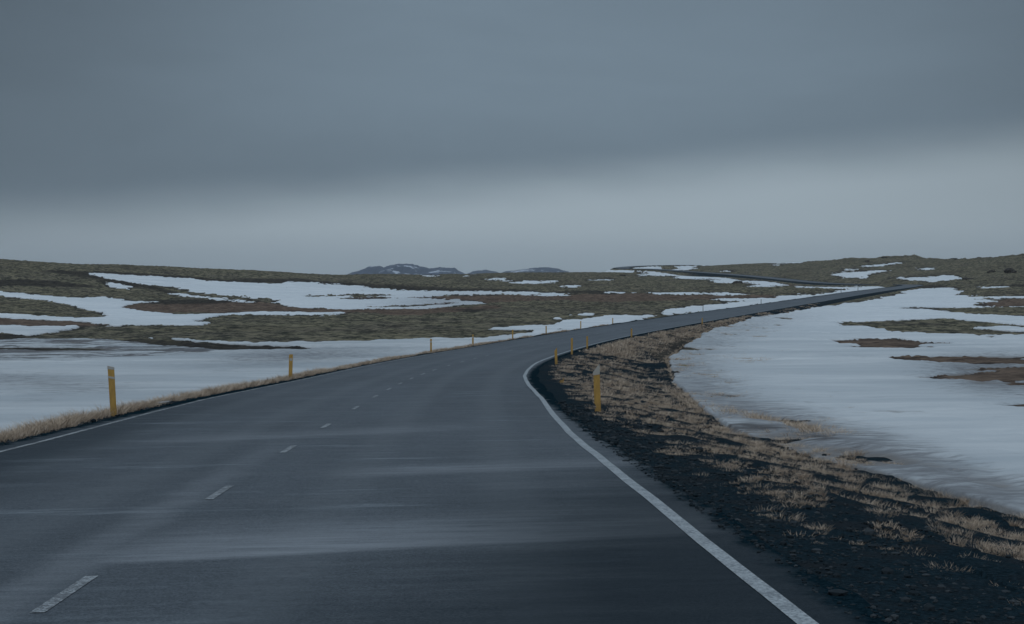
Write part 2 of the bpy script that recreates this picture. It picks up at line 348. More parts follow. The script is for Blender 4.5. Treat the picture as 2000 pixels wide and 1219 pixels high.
# project
yy = np.maximum(gyw, .5); ppx = 1000+F*gxw/yy; ppy = YH-F*zb/yy
front = (gyw > .8*np.abs(gxw)*.9)
Dd = R.ravel()*np.cos(np.clip(TH.ravel(), -.42, .42)); crd = np.interp(np.clip(ppx, -500, 2500), gP, cr)
beyond = Dd > crd+15
def samp(A, jx=0, jy=0):
    v = bil(A.T, gx, gy, np.clip(ppx+jx, 4, 1996), np.clip(ppy+jy, H0_, H1_-3)); return np.where(beyond | ~front, 0, v)
wx_, wy_ = fbm(gxw/7, gyw/16, 101, 5), fbm(gxw/5.5, gyw/14, 111, 5)
rx_, ry_ = fbm(gxw/1.3, gyw/6, 151, 4)*13, fbm(gxw/1.1, gyw/7, 161, 4)*2.2
jit = smooth01((Dd-25)/120)
snB = samp(blur(snowA, 3, 1.5), wx_*15*jit, wy_*2.3*jit)
sn = samp(snowA, (wx_*15+rx_)*jit, (wy_*2.3+ry_)*jit); nzA = fbm(gxw/5, gyw/9, 3, 4); nzB = fbm(gxw/1.2, gyw/1.6, 5, 4); nzC = fbm(gxw/40, gyw/40, 11, 3)
side = beyond | ~front
sn = np.where(side, smooth01((nzC+.15)*4), sn)
mot = samp(mottA); thin = samp(thinA)
m = (sn*2-1)
scl = np.clip(Dd/150, .15, 1)
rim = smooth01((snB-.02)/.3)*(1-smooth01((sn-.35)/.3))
m = m+nzA*.6+nzB*.7-samp(thinA)*(.40+3.2*np.clip(fbm(gxw/2.2, gyw/5, 141, 5), -.6, 1))*(gd > 0)*(gd < 22)-mot*(.35+.5*np.clip(nzB+nzA*.4, -1, 1))
grass_lim = np.where(gd > 0, 1.6, 1.1)+np.where(gd < 0, 6.5, 3.0)*smooth01((gs-600)/100)*(1-.6*smooth01((gs-900)/100))     # no snow on the carriageway and its shoulders
near_edge = np.abs(gd)-gw-grass_lim-.7*fbm(gxw/3, gyw/3, 21, 3)
m = np.where(np.abs(gd) < 40, np.minimum(m, near_edge*.8), m)
# hummocks
hum_w = smooth01((gex-.3)/3)
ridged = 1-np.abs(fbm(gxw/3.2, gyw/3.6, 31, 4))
upw = smooth01((gs-640)/60)*np.exp(-(gd/45)**2)
hum = (np.clip(ridged-.5, 0, 1)*1.15+nzB*.22)*hum_w*smooth01((Dd-20)/80)*np.interp(Dd, [100, 200, 400], [.38, .5, 1.0])*(1-.85*rim)*(1-.8*np.clip(mot, 0, 1))*(1-.8*upw)
hum = hum*(1-.92*smooth01((m+.1)/.6))
hum = hum+fbm(gxw/26, gyw/30, 41, 3)*.45*hum_w*smooth01((Dd-200)/200)*(1-smooth01((gs-640)/60)*np.exp(-(gd/60)**2))
crestb = np.exp(-((Dd-crd)/45)**2)*smooth01((ppx-1550)/200)
hum = hum+crestb*np.clip(fbm(gxw/11, gyw/25, 51, 4), -.1, 1)*3.2
rough_near = (fbm(gxw/.35, gyw/.35, 61, 3)*.03+fbm(gxw/1.1, gyw/1.1, 62, 3)*.07)*smooth01((np.abs(gd)-gw-.7)/1.2)*(1-smooth01((Dd-60)/80))
zg = zb+hum+rough_near
keep_low = np.abs(gd) < gw+1.5+smooth01((gs-250)/250)*2
zg = np.where(keep_low, zb+rough_near*.3, zg)
def attr(o, name, arr):
    a = o.data.attributes.new(name, 'FLOAT', 'POINT'); a.data.foreach_set('value', arr.astype(np.float32))
I = np.arange(nr*nc).reshape(nr, nc)
fa = np.stack([I[:-1, :-1], I[1:, :-1], I[1:, 1:], I[:-1, 1:]], -1).reshape(-1, 4)[:, ::-1]

# ---------------------------------------------------------------- ground material and sheet
def ATT(t, n):
    a = t.nodes.new('ShaderNodeAttribute'); a.attribute_name = n; return a.outputs['Fac']
def POS(t): return t.nodes.new('ShaderNodeNewGeometry').outputs['Position']
gm, t, b = mat('moss_heath_and_gravel', .95, .04)
P = POS(t)
n1 = NOISE(t, P, .62, 6, .7); n2 = NOISE(t, P, .09, 4, .6); n3 = NOISE(t, P, 2.6, 4, .6)
moss = MIX(t, SS(t, n1, .40, .60), (.040, .044, .036), (.205, .190, .132))
moss = MIX(t, SS(t, n2, .42, .66), moss, MIX(t, SS(t, n1, .40, .62), (.036, .038, .034), (.170, .155, .120)))
n0 = NOISE(t, P, .028, 4, .6)
moss = MIX(t, M(t, 'MULTIPLY', SS(t, n0, .50, .64), .55), moss, MIX(t, SS(t, n1, .4, .6), (.030, .030, .026), (.110, .098, .072)))
moss = MIX(t, M(t, 'MULTIPLY', SS(t, n3, .55, .72), .6), moss, (.262, .240, .168))
brown = MIX(t, SS(t, n1, .35, .65), (.070, .054, .045), (.170, .130, .102))
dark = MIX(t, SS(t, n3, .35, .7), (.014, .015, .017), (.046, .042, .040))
col = MIX(t, SS(t, M(t, 'ADD', ATT(t, 'brown'), M(t, 'MULTIPLY', M(t, 'SUBTRACT', n1, .5), 1.0)), .3, .6), moss, brown)
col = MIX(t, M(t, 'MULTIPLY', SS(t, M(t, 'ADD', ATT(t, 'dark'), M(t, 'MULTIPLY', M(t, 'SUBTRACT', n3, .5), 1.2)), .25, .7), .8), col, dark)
g1 = NOISE(t, P, 28, 3, .7); g2 = NOISE(t, P, 1.5, 4, .6)
v = t.nodes.new('ShaderNodeTexVoronoi'); v.inputs['Scale'].default_value = 38; t.links.new(P, v.inputs['Vector'])
grav = MIX(t, SS(t, g1, .35, .7), (.0030, .0110, .0165), (.0125, .0300, .0420))
grav = MIX(t, M(t, 'MULTIPLY', SS(t, v.outputs['Color'], .88, .98), .35), grav, (.055, .068, .078))
grav = MIX(t, SS(t, g2, .45, .7), grav, MIX(t, .55, grav, (.024, .024, .026)))
gf = SS(t, M(t, 'ADD', ATT(t, 'gravel'), M(t, 'MULTIPLY', M(t, 'SUBTRACT', n1, .5), 1.1)), .35, .6)
col = MIX(t, gf, col, grav)
t.links.new(col, b.inputs['Base Color'])
hh = M(t, 'ADD', M(t, 'MULTIPLY', v.outputs['Distance'], -.5), g1)
bump(t, b, hh, .9, .03)
lim = smooth01((gex-.3)/2)
gravel = np.maximum(smooth01((zb-znat-.03)/.25)*(gex > 0), smooth01(1.15-(np.abs(gd)-gw-np.where(gd > 0, 1.6+4.2*(1-smooth01((gs-50)/60)), .9+.6*(1-smooth01((gs-50)/60))))/1.2))
gravel = np.where(np.abs(gd) < 60, gravel, 0)*(1-.35*smooth01((gs-600)/80))*(1-smooth01((gs-900)/80)*smooth01((np.abs(gd)-gw-1.2)/2.5))
V = np.stack([gxw, gyw, zg], 1)
go = mesh('ground', V, fa, gm, True); tag(go, kind='structure')
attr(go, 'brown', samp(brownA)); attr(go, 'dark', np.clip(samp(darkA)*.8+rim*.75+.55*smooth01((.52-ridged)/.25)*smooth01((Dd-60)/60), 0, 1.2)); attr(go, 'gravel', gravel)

# ---------------------------------------------------------------- snow sheet: lies on the ground and thins out into it
sm, t, b = mat('wind_packed_snow', .7, .25)
P = POS(t)
rot = t.nodes.new('ShaderNodeMapping'); rot.inputs['Rotation'].default_value = (0, 0, math.radians(-9)); t.links.new(P, rot.inputs[0]); PR = rot.outputs[0]
st1 = NOISE(t, PR, 1.0, 5, .6, (.045, .15, 1), .6); st2 = NOISE(t, PR, 1.0, 6, .7, (.38, 1.0, 1), .8); st3 = NOISE(t, P, 3.0, 5, .7, (.5, 1.1, 1))
base = MIX(t, SS(t, st1, .3, .7), (.70, .76, .80), (.61, .68, .73))
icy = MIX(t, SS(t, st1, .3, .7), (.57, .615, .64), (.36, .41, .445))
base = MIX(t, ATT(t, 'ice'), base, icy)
base = MIX(t, M(t, 'MULTIPLY', SS(t, st2, .42, .68), .45), base, (.42, .485, .53))
th_ = SS(t, M(t, 'ADD', M(t, 'MULTIPLY', ATT(t, 'thin'), .95), M(t, 'MULTIPLY', M(t, 'SUBTRACT', st3, .5), 2.2)), .25, 1.05)
base = MIX(t, M(t, 'MULTIPLY', ATT(t, 'thin'), .50), base, (.24, .27, .30))
base = MIX(t, M(t, 'MULTIPLY', th_, .80), base, (.12, .125, .135))
sp1 = NOISE(t, PR, 1.0, 5, .75, (.40, .8, 1)); sp2 = NOISE(t, PR, 1.0, 3, .6, (.03, .22, 1))
spk = M(t, 'MULTIPLY', SS(t, M(t, 'ADD', M(t, 'MULTIPLY', sp1, .75), M(t, 'MULTIPLY', sp2, .5)), .555, .66), SS(t, ATT(t, 'speck'), .1, .6))
base = MIX(t, M(t, 'MULTIPLY', spk, .85), base, (.045, .042, .045))
fr = SS(t, M(t, 'ADD', ATT(t, 'depth'), M(t, 'MULTIPLY', M(t, 'SUBTRACT', st3, .5), 1.6)), .0, .55, 1, 0)
base = MIX(t, M(t, 'MULTIPLY', fr, .7), base, (.15, .14, .13))
t.links.new(base, b.inputs['Base Color'])
bump(t, b, M(t, 'ADD', st2, M(t, 'MULTIPLY', st3, .4)), .6, .14)
thick = .10+.18*smooth01((Dd-30)/120)
zs_ = zb+np.where(keep_low, 0, fbm(gxw/26, gyw/30, 41, 3)*.45*hum_w*smooth01((Dd-200)/200)*(1-smooth01((gs-640)/60)*np.exp(-(gd/60)**2)))+crestb*0+np.clip(m, -1, 1)*thick+.02
zs_ += fbm(gxw/4, gyw/2.3, 71, 3)*.012*smooth01((np.abs(gd)-gw-3)/4)
mf = m.ravel()[fa].max(1); sel = mf > -.4
bad = (np.abs(gd).ravel()[fa].min(1) < 4.6)
fs = fa[sel & ~bad]; used = np.unique(fs); remap = np.full(len(V), -1, np.int64); remap[used] = np.arange(len(used))
SV = np.stack([gxw, gyw, zs_], 1)[used]
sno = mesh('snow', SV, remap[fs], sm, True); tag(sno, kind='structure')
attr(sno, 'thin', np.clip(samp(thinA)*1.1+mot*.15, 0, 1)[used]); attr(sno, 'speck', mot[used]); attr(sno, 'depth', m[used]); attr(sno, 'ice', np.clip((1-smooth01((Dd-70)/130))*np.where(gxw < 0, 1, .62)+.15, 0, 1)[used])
del SV

# ---------------------------------------------------------------- road
rm, t, b = mat('weathered_asphalt', .66, .20)
uv = t.nodes.new('ShaderNodeUVMap').outputs[0]      # x = metres to the right of the centreline, y = metres along it
P = POS(t)
sp = t.nodes.new('ShaderNodeSeparateXYZ'); t.links.new(uv, sp.inputs[0]); U, Vv = sp.outputs[0], sp.outputs[1]
a1 = NOISE(t, P, 60, 3, .7); a2 = NOISE(t, uv, 1, 4, .6, (.25, .05, 1)); a3 = NOISE(t, uv, 1, 5, .65, (.28, 1.3, 1)); a4 = NOISE(t, uv, 1, 5, .65, (.8, 6, 1))
asp = MIX(t, SS(t, a1, .3, .72), (.024, .036, .048), (.138, .166, .196))
asp = MIX(t, SS(t, a2, .35, .68), MIX(t, .35, asp, (.018, .026, .033)), asp)
a5 = NOISE(t, uv, 1, 3, .5, (.0, .02, 1))
wp = M(t, 'ABSOLUTE', M(t, 'SUBTRACT', M(t, 'ABSOLUTE', U), 1.9))       # two wheel tracks in each lane
trk = SS(t, M(t, 'ABSOLUTE', M(t, 'SUBTRACT', wp, .78)), .08, .42, 1, 0)
asp = MIX(t, M(t, 'MULTIPLY', trk, .42), asp, (.098, .118, .136))
# dust of blown snow lying in streaks across the lanes
dust = M(t, 'MULTIPLY', SS(t, a3, .50, .74), SS(t, a4, .36, .66))
asp = MIX(t, M(t, 'MULTIPLY', dust, .55), asp, (.26, .31, .35))
a6 = NOISE(t, uv, 1, 4, .7, (2.0, 17, 1)); a7 = NOISE(t, P, 15, 5, .8)
asp = MIX(t, M(t, 'MULTIPLY', SS(t, a6, .50, .72), .34), asp, (.15, .18, .205))
asp = MIX(t, M(t, 'MULTIPLY', SS(t, a7, .50, .72), .55), asp, (.014, .021, .028))
sx = t.nodes.new('ShaderNodeSeparateXYZ'); t.links.new(P, sx.inputs[0])
def ribbon(y0, slope, near, farw, x0, x1):
    q = M(t, 'SUBTRACT', sx.outputs[1], M(t, 'ADD', M(t, 'MULTIPLY', sx.outputs[0], slope), y0))
    q = M(t, 'ADD', q, M(t, 'MULTIPLY', M(t, 'SUBTRACT', a3, .5), .5))
    r = M(t, 'MULTIPLY', SS(t, q, -near, near), SS(t, q, near, farw, 1, 0))
    return M(t, 'MULTIPLY', r, M(t, 'MULTIPLY', SS(t, sx.outputs[0], x0-.8, x0+.6), SS(t, sx.outputs[0], x1-1, x1+1, 1, 0)))
r1 = ribbon(9.7, .22, .13, 2.4, -2.6, 1.8); r2 = ribbon(15.0, .25, .3, 1.6, -1.6, 2.0); r3 = ribbon(22.0, .5, .4, 2.5, -5, -1)
tr = M(t, 'MULTIPLY', SS(t, M(t, 'ABSOLUTE', M(t, 'ADD', M(t, 'ADD', U, .28), M(t, 'MULTIPLY', M(t, 'SUBTRACT', a3, .5), .5))), .03, .34, 1, 0), SS(t, Vv, 8, 24, 1, .15))
rib = M(t, 'MAXIMUM', M(t, 'MAXIMUM', r1, M(t, 'MULTIPLY', r2, .55)), M(t, 'MAXIMUM', M(t, 'MULTIPLY', tr, .45), M(t, 'MULTIPLY', r3, .4)))
rib = M(t, 'MULTIPLY', rib, SS(t, a4, .2, .7, .35, 1))
asp = MIX(t, M(t, 'MULTIPLY', rib, .55), asp, (.34, .38, .42))
# darker asphalt toward both sides of the road, strongest near the camera
dark_right = M(t, 'MULTIPLY', SS(t, M(t, 'ADD', M(t, 'ADD', U, M(t, 'MULTIPLY', Vv, -.22)), M(t, 'MULTIPLY', M(t, 'SUBTRACT', a3, .5), 1.6)), -1.0, 1.5), SS(t, Vv, 8, 24, 1, 0))
asp = MIX(t, M(t, 'MULTIPLY', dark_right, .80), asp, (.008, .016, .023))
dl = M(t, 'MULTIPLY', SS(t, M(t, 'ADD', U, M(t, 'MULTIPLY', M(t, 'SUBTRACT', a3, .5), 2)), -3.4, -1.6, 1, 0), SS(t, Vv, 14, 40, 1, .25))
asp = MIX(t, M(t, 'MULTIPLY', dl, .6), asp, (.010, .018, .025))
hw = M(t, 'ADD', M(t, 'ADD', SS(t, Vv, 12, 48, 4.0, 3.42), SS(t, Vv, 90, 300, 0, .36)), SS(t, Vv, 600, 800, 0, 1.3))
edge = SS(t, M(t, 'ADD', M(t, 'SUBTRACT', M(t, 'ABSOLUTE', U), hw), M(t, 'MULTIPLY', M(t, 'SUBTRACT', NOISE(t, uv, 1, 5, .7, (2.2, 2.2, 1)), .5), .7)), .04, .26)
gr1 = NOISE(t, P, 28, 3, .7)
grv = MIX(t, SS(t, gr1, .35, .7), (.0030, .0110, .0165), (.0125, .0290, .0400))
asp = MIX(t, edge, asp, grv)
t.links.new(M(t, 'MULTIPLY', M(t, 'MULTIPLY', M(t, 'SUBTRACT', 1, edge), M(t, 'SUBTRACT', 1, M(t, 'MULTIPLY', M(t, 'MAXIMUM', dark_right, dl), .8))), .20), b.inputs['Specular IOR Level'])
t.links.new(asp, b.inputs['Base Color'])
t.links.new(SS(t, a3, .3, .7, .55, .72), b.inputs['Roughness'])
bump(t, b, M(t, 'ADD', M(t, 'MULTIPLY', a1, M(t, 'SUBTRACT', 1, edge)), M(t, 'MULTIPLY', M(t, 'MULTIPLY', gr1, edge), 2.5)), .5, .012)
rs = np.concatenate([np.arange(-40, 60, .5), np.arange(60, 200, 1.), np.arange(200, RS[-1]-60, 2.5)])
def sheet(name, svals, offs, dz, m_, parent=None, wfun=None):
    vs = []; us = []
    for d_, z_ in zip(offs, dz):
        d = d_(svals) if callable(d_) else np.full(len(svals), d_)
        x, y, z = road_at(svals, d); vs.append(np.stack([x, y, z+z_], 1)); us.append(np.stack([d, svals], 1))
    n = len(svals); k = len(offs); v = np.concatenate(vs); J = np.arange(n*k).reshape(k, n)
    f_ = np.stack([J[:-1, :-1], J[1:, :-1], J[1:, 1:], J[:-1, 1:]], -1).reshape(-1, 4)
    o = mesh(name, v, f_, m_, True, parent); u = np.concatenate(us)
    l = o.data.uv_layers.new(name='UVMap'); l.data.foreach_set('uv', u[f_.ravel()].astype(np.float32).ravel())
    return o
Wf = lambda s: np.interp(s, RS, RW)
edn = lambda s, k: .06*fbm(s/1.5, s*0+k, 5, 4)
offs = [lambda s: -Wf(s)-.52+edn(s, 1)*2, lambda s: -Wf(s)-.34+edn(s, 1)*2]+[(lambda s, q=q: Wf(s)*q) for q in (-.98, -.66, -.33, 0, .33, .66, .98)]+[lambda s: Wf(s)+.34+edn(s, 9)*2, lambda s: Wf(s)+.52+edn(s, 9)*2]
road = sheet('road', rs, offs, [-.16, 0]+[0]*7+[0, -.16], rm); tag(road, kind='structure')
pm, t, b = mat('worn_road_paint', .6, .4); P = POS(t)
p1 = NOISE(t, P, 45, 4, .7); p2 = NOISE(t, P, 5, 4, .6)
t.links.new(MIX(t, SS(t, M(t, 'ADD', p1, M(t, 'MULTIPLY', p2, .4)), .56, .84), (.37, .42, .45), (.13, .155, .175)), b.inputs['Base Color']); bump(t, b, p1, .3, .004)
pm2, t, b = mat('thin_worn_paint', .7, .3); P = POS(t)
p1 = NOISE(t, P, 30, 4, .7); p2 = NOISE(t, P, 3, 4, .6)
t.links.new(MIX(t, SS(t, M(t, 'ADD', p1, M(t, 'MULTIPLY', p2, .6)), .62, .9), (.36, .40, .42), (.09, .10, .11)), b.inputs['Base Color'])
rs2 = rs[rs < 330]
pm3, t, b = mat('faded_dash_paint', .65, .3); P = POS(t)
p1 = NOISE(t, P, 40, 4, .75); p2 = NOISE(t, P, 6, 4, .6)
t.links.new(MIX(t, SS(t, M(t, 'ADD', p1, M(t, 'MULTIPLY', p2, .5)), .58, .80), (.38, .43, .46), (.10, .115, .13)), b.inputs['Base Color'])
wob = lambda s, k: .02*fbm(s/3, s*0+k, 8, 3)
sheet('edge_line', rs2, [lambda s: Wf(s)-.075+wob(s, 1), lambda s: Wf(s)+.03+wob(s, 1)], [.004, .004], pm, road)
sheet('edge_line', rs2, [lambda s: -Wf(s)-.02+wob(s, 5), lambda s: -Wf(s)+.065+wob(s, 5)], [.004, .004], pm2, road)
def centre_s(row):      # where the centreline crosses a photo row
    q = np.nonzero((RY > 4) & (RY < 75))[0]; pr = YH-F*RZ[q]/RY[q]; return float(np.interp(-row, -pr, RS[q]))
ends = [centre_s(r) for r in (1200, 977, 885, 837, 800, 777, 762, 751, 741, 732, 724, 715)]
per = np.mean(np.diff(ends)); dash_s = list(ends)
print('dash period', per, np.round(np.diff(ends), 2))
while dash_s[-1] < 150: dash_s.append(dash_s[-1]+per)
dash_s = [dash_s[0]-per*k for k in (4, 3, 2, 1)]+dash_s
for s0 in dash_s:
    sheet('lane_dash', np.linspace(s0, s0+1.15, 5), [-.06, .02], [.004, .004], pm3, road)

# ---------------------------------------------------------------- marker posts
ym, t, b = mat('yellow_plastic', .55, .35)
P = t.nodes.new('ShaderNodeTexCoord').outputs['Object']
q1 = NOISE(t, P, 6, 4, .6, (3, 3, .8)); q2 = NOISE(t, P, 40, 3, .6); so_ = t.nodes.new('ShaderNodeSeparateXYZ'); t.links.new(P, so_.inputs[0])
yc = MIX(t, SS(t, q1, .35, .7), (.60, .37, .10), (.46, .28, .08))
dirt = M(t, 'MULTIPLY', SS(t, M(t, 'ADD', so_.outputs[2], M(t, 'MULTIPLY', q1, .3)), .05, .45, .75, 0), SS(t, q2, .3, .6))
t.links.new(MIX(t, dirt, yc, (.16, .11, .07)), b.inputs['Base Color'])
wm, t, b = mat('white_reflector', .35, .5); b.inputs['Base Color'].default_value = (.50, .49, .45, 1)
gym, t, b = mat('grey_weathered_wood', .85, .2); b.inputs['Base Color'].default_value = (.10, .095, .075, 1)
def prism(outline, th_, bow=0.0, bev=.004):
    """flat board: outline in x,z extruded along y with bevelled rim; bow bends the section"""
    import bmesh
    bm = bmesh.new(); vs = [bm.verts.new((x, -th_/2, z)) for x, z in outline]; f_ = bm.faces.new(vs)
    r = bmesh.ops.extrude_face_region(bm, geom=[f_]); bmesh.ops.translate(bm, vec=(0, th_, 0), verts=[g for g in r['geom'] if isinstance(g, bmesh.types.BMVert)])
    bmesh.ops.bevel(bm, geom=[e for e in bm.edges], offset=bev, segments=2, affect='EDGES', clamp_overlap=True)
    if bow:
        for v_ in bm.verts: v_.co.y += bow*(1-(v_.co.x/.06)**2)
    bmesh.ops.recalc_face_normals(bm, faces=bm.faces); return bm
def bobj(name, bm, m_, parent=None, smooth=False):
    me = bpy.data.meshes.new(name); bm.to_mesh(me); bm.free(); me.materials.append(m_)
    o = bpy.data.objects.new(name, me); C.objects.link(o)
    if parent: o.parent = parent
    return o
def gz(x, y): return float(ground(np.array([x]), np.array([y]))[0][0])
def find_side(px, side, off):
    """road station whose verge (off metres outside the line) is seen in photo column px"""
    q = np.nonzero((RY > 12) & (RY < 520))[0]; d = side*(RW[q]+off); x = RX[q]+NX[q]*d; y = RY[q]+NY[q]*d
    pr = 1000+F*x/y; j = np.nonzero(np.diff(np.sign(pr-px)))[0]
    if not len(j): j = np.array([np.argmin(np.abs(pr-px))])
    return x[j], y[j]
def post(px, row, hpx, side, off, label, wpx=None, top='slant', lean=0, kind='board', notch=False, refl=True, depth=None, group=None):
    xs, ys = find_side(px, side, off); zz = np.array([gz(a, c) for a, c in zip(xs, ys)]); rws = YH-F*zz/ys
    i = int(np.argmin(np.abs(rws-row))); x, y, z = xs[i], ys[i], zz[i]
    print('post', px, 'row wanted', row, 'got', round(float(rws[i]), 1), 'depth', round(float(y), 1))
    h = hpx*y/F; wd = (wpx*y/F if wpx else .11)
    r = bpy.data.objects.new('marker_post', None); C.objects.link(r); r.location = (x, y, z)
    tag(r, label, 'marker post', group); r.rotation_euler = (0, lean, -math.atan2(x, y)*1.0)
    if kind == 'pole':
        import bmesh
        bm = bmesh.new(); bmesh.ops.create_cone(bm, segments=10, radius1=wd/2, radius2=wd/2*.85, depth=h+.2, cap_ends=True)
        bmesh.ops.translate(bm, vec=(0, 0, h/2-.1), verts=bm.verts); bobj('post_body', bm, ym if refl != 'grey' else gym, r)
        return r
    a = wd/2; s = {'slant': .15 if side > 0 else -.035, 'flat': .01, 'slantl': -.14*side}[top]*wd/.12
    hl, hr = (h-max(s, 0), h+min(s, 0))
    if notch: ol = [(-a*.9, -.15), (a*1.0, -.15), (a, hr), (-a, hl), (-a*.98, .17), (-a*.55, .13), (-a*.50, .10), (-a*.75, .065), (-a*.9, .05)]
    else: ol = [(-a*.95, -.15), (a*.95, -.15), (a, hr), (-a, hl)]
    body = bobj('post_body', prism(ol, .035, 0), ym, r)
    if refl and h > .3:
        zt = min(hl, hr)
        if refl == 'cap':      # whole slanted head is white
            bobj('reflector', prism([(-a-.004, zt-.065), (a+.004, zt-.045), (a+.004, hr+.004), (-a-.004, hl+.004)], .043), wm, r)
        elif refl == 'bands':
            bobj('reflector', prism([(-a-.003, zt-.03), (a+.003, zt-.05), (a+.003, hr+.003), (-a-.003, hl+.003)], .041), wm, r)
            bobj('reflector', prism([(-a-.003, h-.235), (a+.003, h-.265), (a+.003, h-.215), (-a-.003, h-.185)], .041), wm, r)
        else:
            bobj('reflector', prism([(-a*.7, zt-.20), (a*.7, zt-.21), (a*.7, zt-.12), (-a*.7, zt-.11)], .041), wm, r)
    return r
GL, GR = 'marker posts along the left verge', 'marker posts along the right verge'
post(222, 810, 99, -1, .62, 'yellow marker post with two white reflector bands, nearest on the left grass verge', 12.5, 'slant', math.radians(-3), refl='bands', group=GL)
post(572, 741, 49, -1, .70, 'yellow marker post standing in thin dry grass before the snow, second from the left', 7.5, 'flat', math.radians(1.5), refl='small', group=GL)
post(843, 688, 27, -1, .9, 'small yellow marker post against the moss field, third along the left verge', 3.6, 'flat', group=GL)
post(926, 674, 22, -1, .9, 'small yellow marker post with the snow strip behind, fourth along the left verge', 3.1, 'flat', group=GL)
post(1002, 662, 19, -1, .9, 'tiny yellow marker post beside the mossy islet in the snow, fifth along the left verge', 2.8, 'flat', refl=False, group=GL)
post(1067, 652, 16, -1, .9, 'tiny yellow marker post just left of the dark rock at the road edge', 2.4, 'flat', refl=False, group=GL)
post(1136, 642, 15, -1, .9, 'thin yellow marker post just right of the dark rock in front of snow', 2.1, 'flat', refl=False, group=GL)
post(1197, 632, 12, -1, .9, 'thin yellow marker post near the right end of the snow strip on the left verge', 1.9, 'flat', refl=False, group=GL)
post(1374, 608, 11, -1, 1.0, 'thin dark marker pole in front of the snow strip on the far left verge', 1.4, kind='pole', refl='grey', group=GL)
post(1487, 592, 9, -1, 1.0, 'hair thin dark marker pole halfway up the climbing road, far left verge', 1.2, kind='pole', refl='grey', group=GL)
post(1643, 574, 9, -1, 1.0, 'hair thin dark marker pole near the bend, left one of the farthest two', 1.1, kind='pole', refl='grey', group=GL)
post(1676, 569, 9, -1, 1.0, 'hair thin dark marker pole near the bend, right one of the farthest two', 1.1, kind='pole', refl='grey', group=GL)
post(1165, 805, 94, 1, .93, 'tall yellow marker post with white slanted top and chipped base, nearest on the right shoulder', 12.5, 'slant', math.radians(-2), notch=True, refl='cap', group=GR)
post(1087, 712, 33, 1, .8, 'yellow marker post on dark gravel at the kink of the white line', 5.2, 'slant', math.radians(-2), refl=False, group=GR)
post(1117, 690, 32, 1, .55, 'yellow marker post on the right shoulder, middle of the close trio past the bend', 4.0, 'flat', refl=False, group=GR)
post(1147, 675, 25, 1, .5, 'yellow marker post on the right shoulder, farthest of the close trio past the bend', 3.4, 'flat', refl=False, group=GR)
post(1234, 654, 17, 1, .5, 'small yellow marker post alone at the start of the long straight, right side', 3.2, 'flat', refl=False, group=GR)
post(1372, 629, 13, 1, 1.0, 'faint orange marker post far along the right side of the rising road', 2.2, 'flat', refl=False, group=GR)
# broken stub left of the nearest right post
xs, ys = find_side(1097, 1, 1.0); i = int(np.argmin(np.abs(np.array([YH-F*gz(a, c)/c for a, c in zip(xs, ys)])-745)))
x, y = xs[i], ys[i]; print('stub', YH-F*gz(x, y)/y, y); k = y/F
sb = bobj('post_stub', prism([(-4*k, -.05), (4*k, -.05), (4.2*k, 9*k), (2.6*k, 8.4*k), (2.2*k, 4.2*k), (-.5*k, 4.6*k), (-4*k, 3.2*k)], .035), ym)
sb.location = (x, y, gz(x, y)); tag(sb, 'broken yellow stub of a marker post lying low on dark gravel', 'post stub')

# ---------------------------------------------------------------- rocks
lm, t, b = mat('dark_lava_rock', .9, .2); P = POS(t)
l1 = NOISE(t, P, 1.4, 5, .65); t.links.new(MIX(t, SS(t, l1, .35, .7), (.018, .018, .019), (.075, .070, .060)), b.inputs['Base Color']); bump(t, b, l1, .8, .2)
def rock(px, row, wpx, hpx, depth, label, seed, group=None):
    import bmesh
    x = (px-1000)/F*depth; y = depth; z = gz(x, y)
    bm = bmesh.new(); bmesh.ops.create_icosphere(bm, subdivisions=4, radius=1)
    co = np.array([v_.co[:] for v_ in bm.verts])
    n_ = fbm(co[:, 0]*1.3+seed*7+co[:, 2], co[:, 1]*1.3-co[:, 2]*1.7, seed, 4); n2_ = fbm(co[:, 0]*4+seed+co[:, 2]*3, co[:, 1]*4+co[:, 2]*2, seed+9, 3)
    for v_, a, c in zip(bm.verts, n_, n2_): v_.co *= 1+.38*a+.12*c
    sx_, sz = wpx*depth/F/2, hpx*depth/F
    for v_ in bm.verts: v_.co.x *= sx_; v_.co.y *= sx_*.8; v_.co.z = (v_.co.z*.75+.2)*sz
    o = bobj('rock', bm, lm); o.location = (x, y, z); o.rotation_euler = (0, 0, seed)
    for p_ in o.data.polygons: p_.use_smooth = False
    tag(o, label, 'rock', group); return o
def depth_for(px, row, lo=20, hi=1100):
    D_ = np.linspace(lo, hi, 3000); x = (px-1000)/F*D_; z = ground(x, D_)[0]; r_ = YH-F*z/D_; j = np.nonzero(r_ <= row)[0]
    return float(D_[j[0]]) if len(j) else None
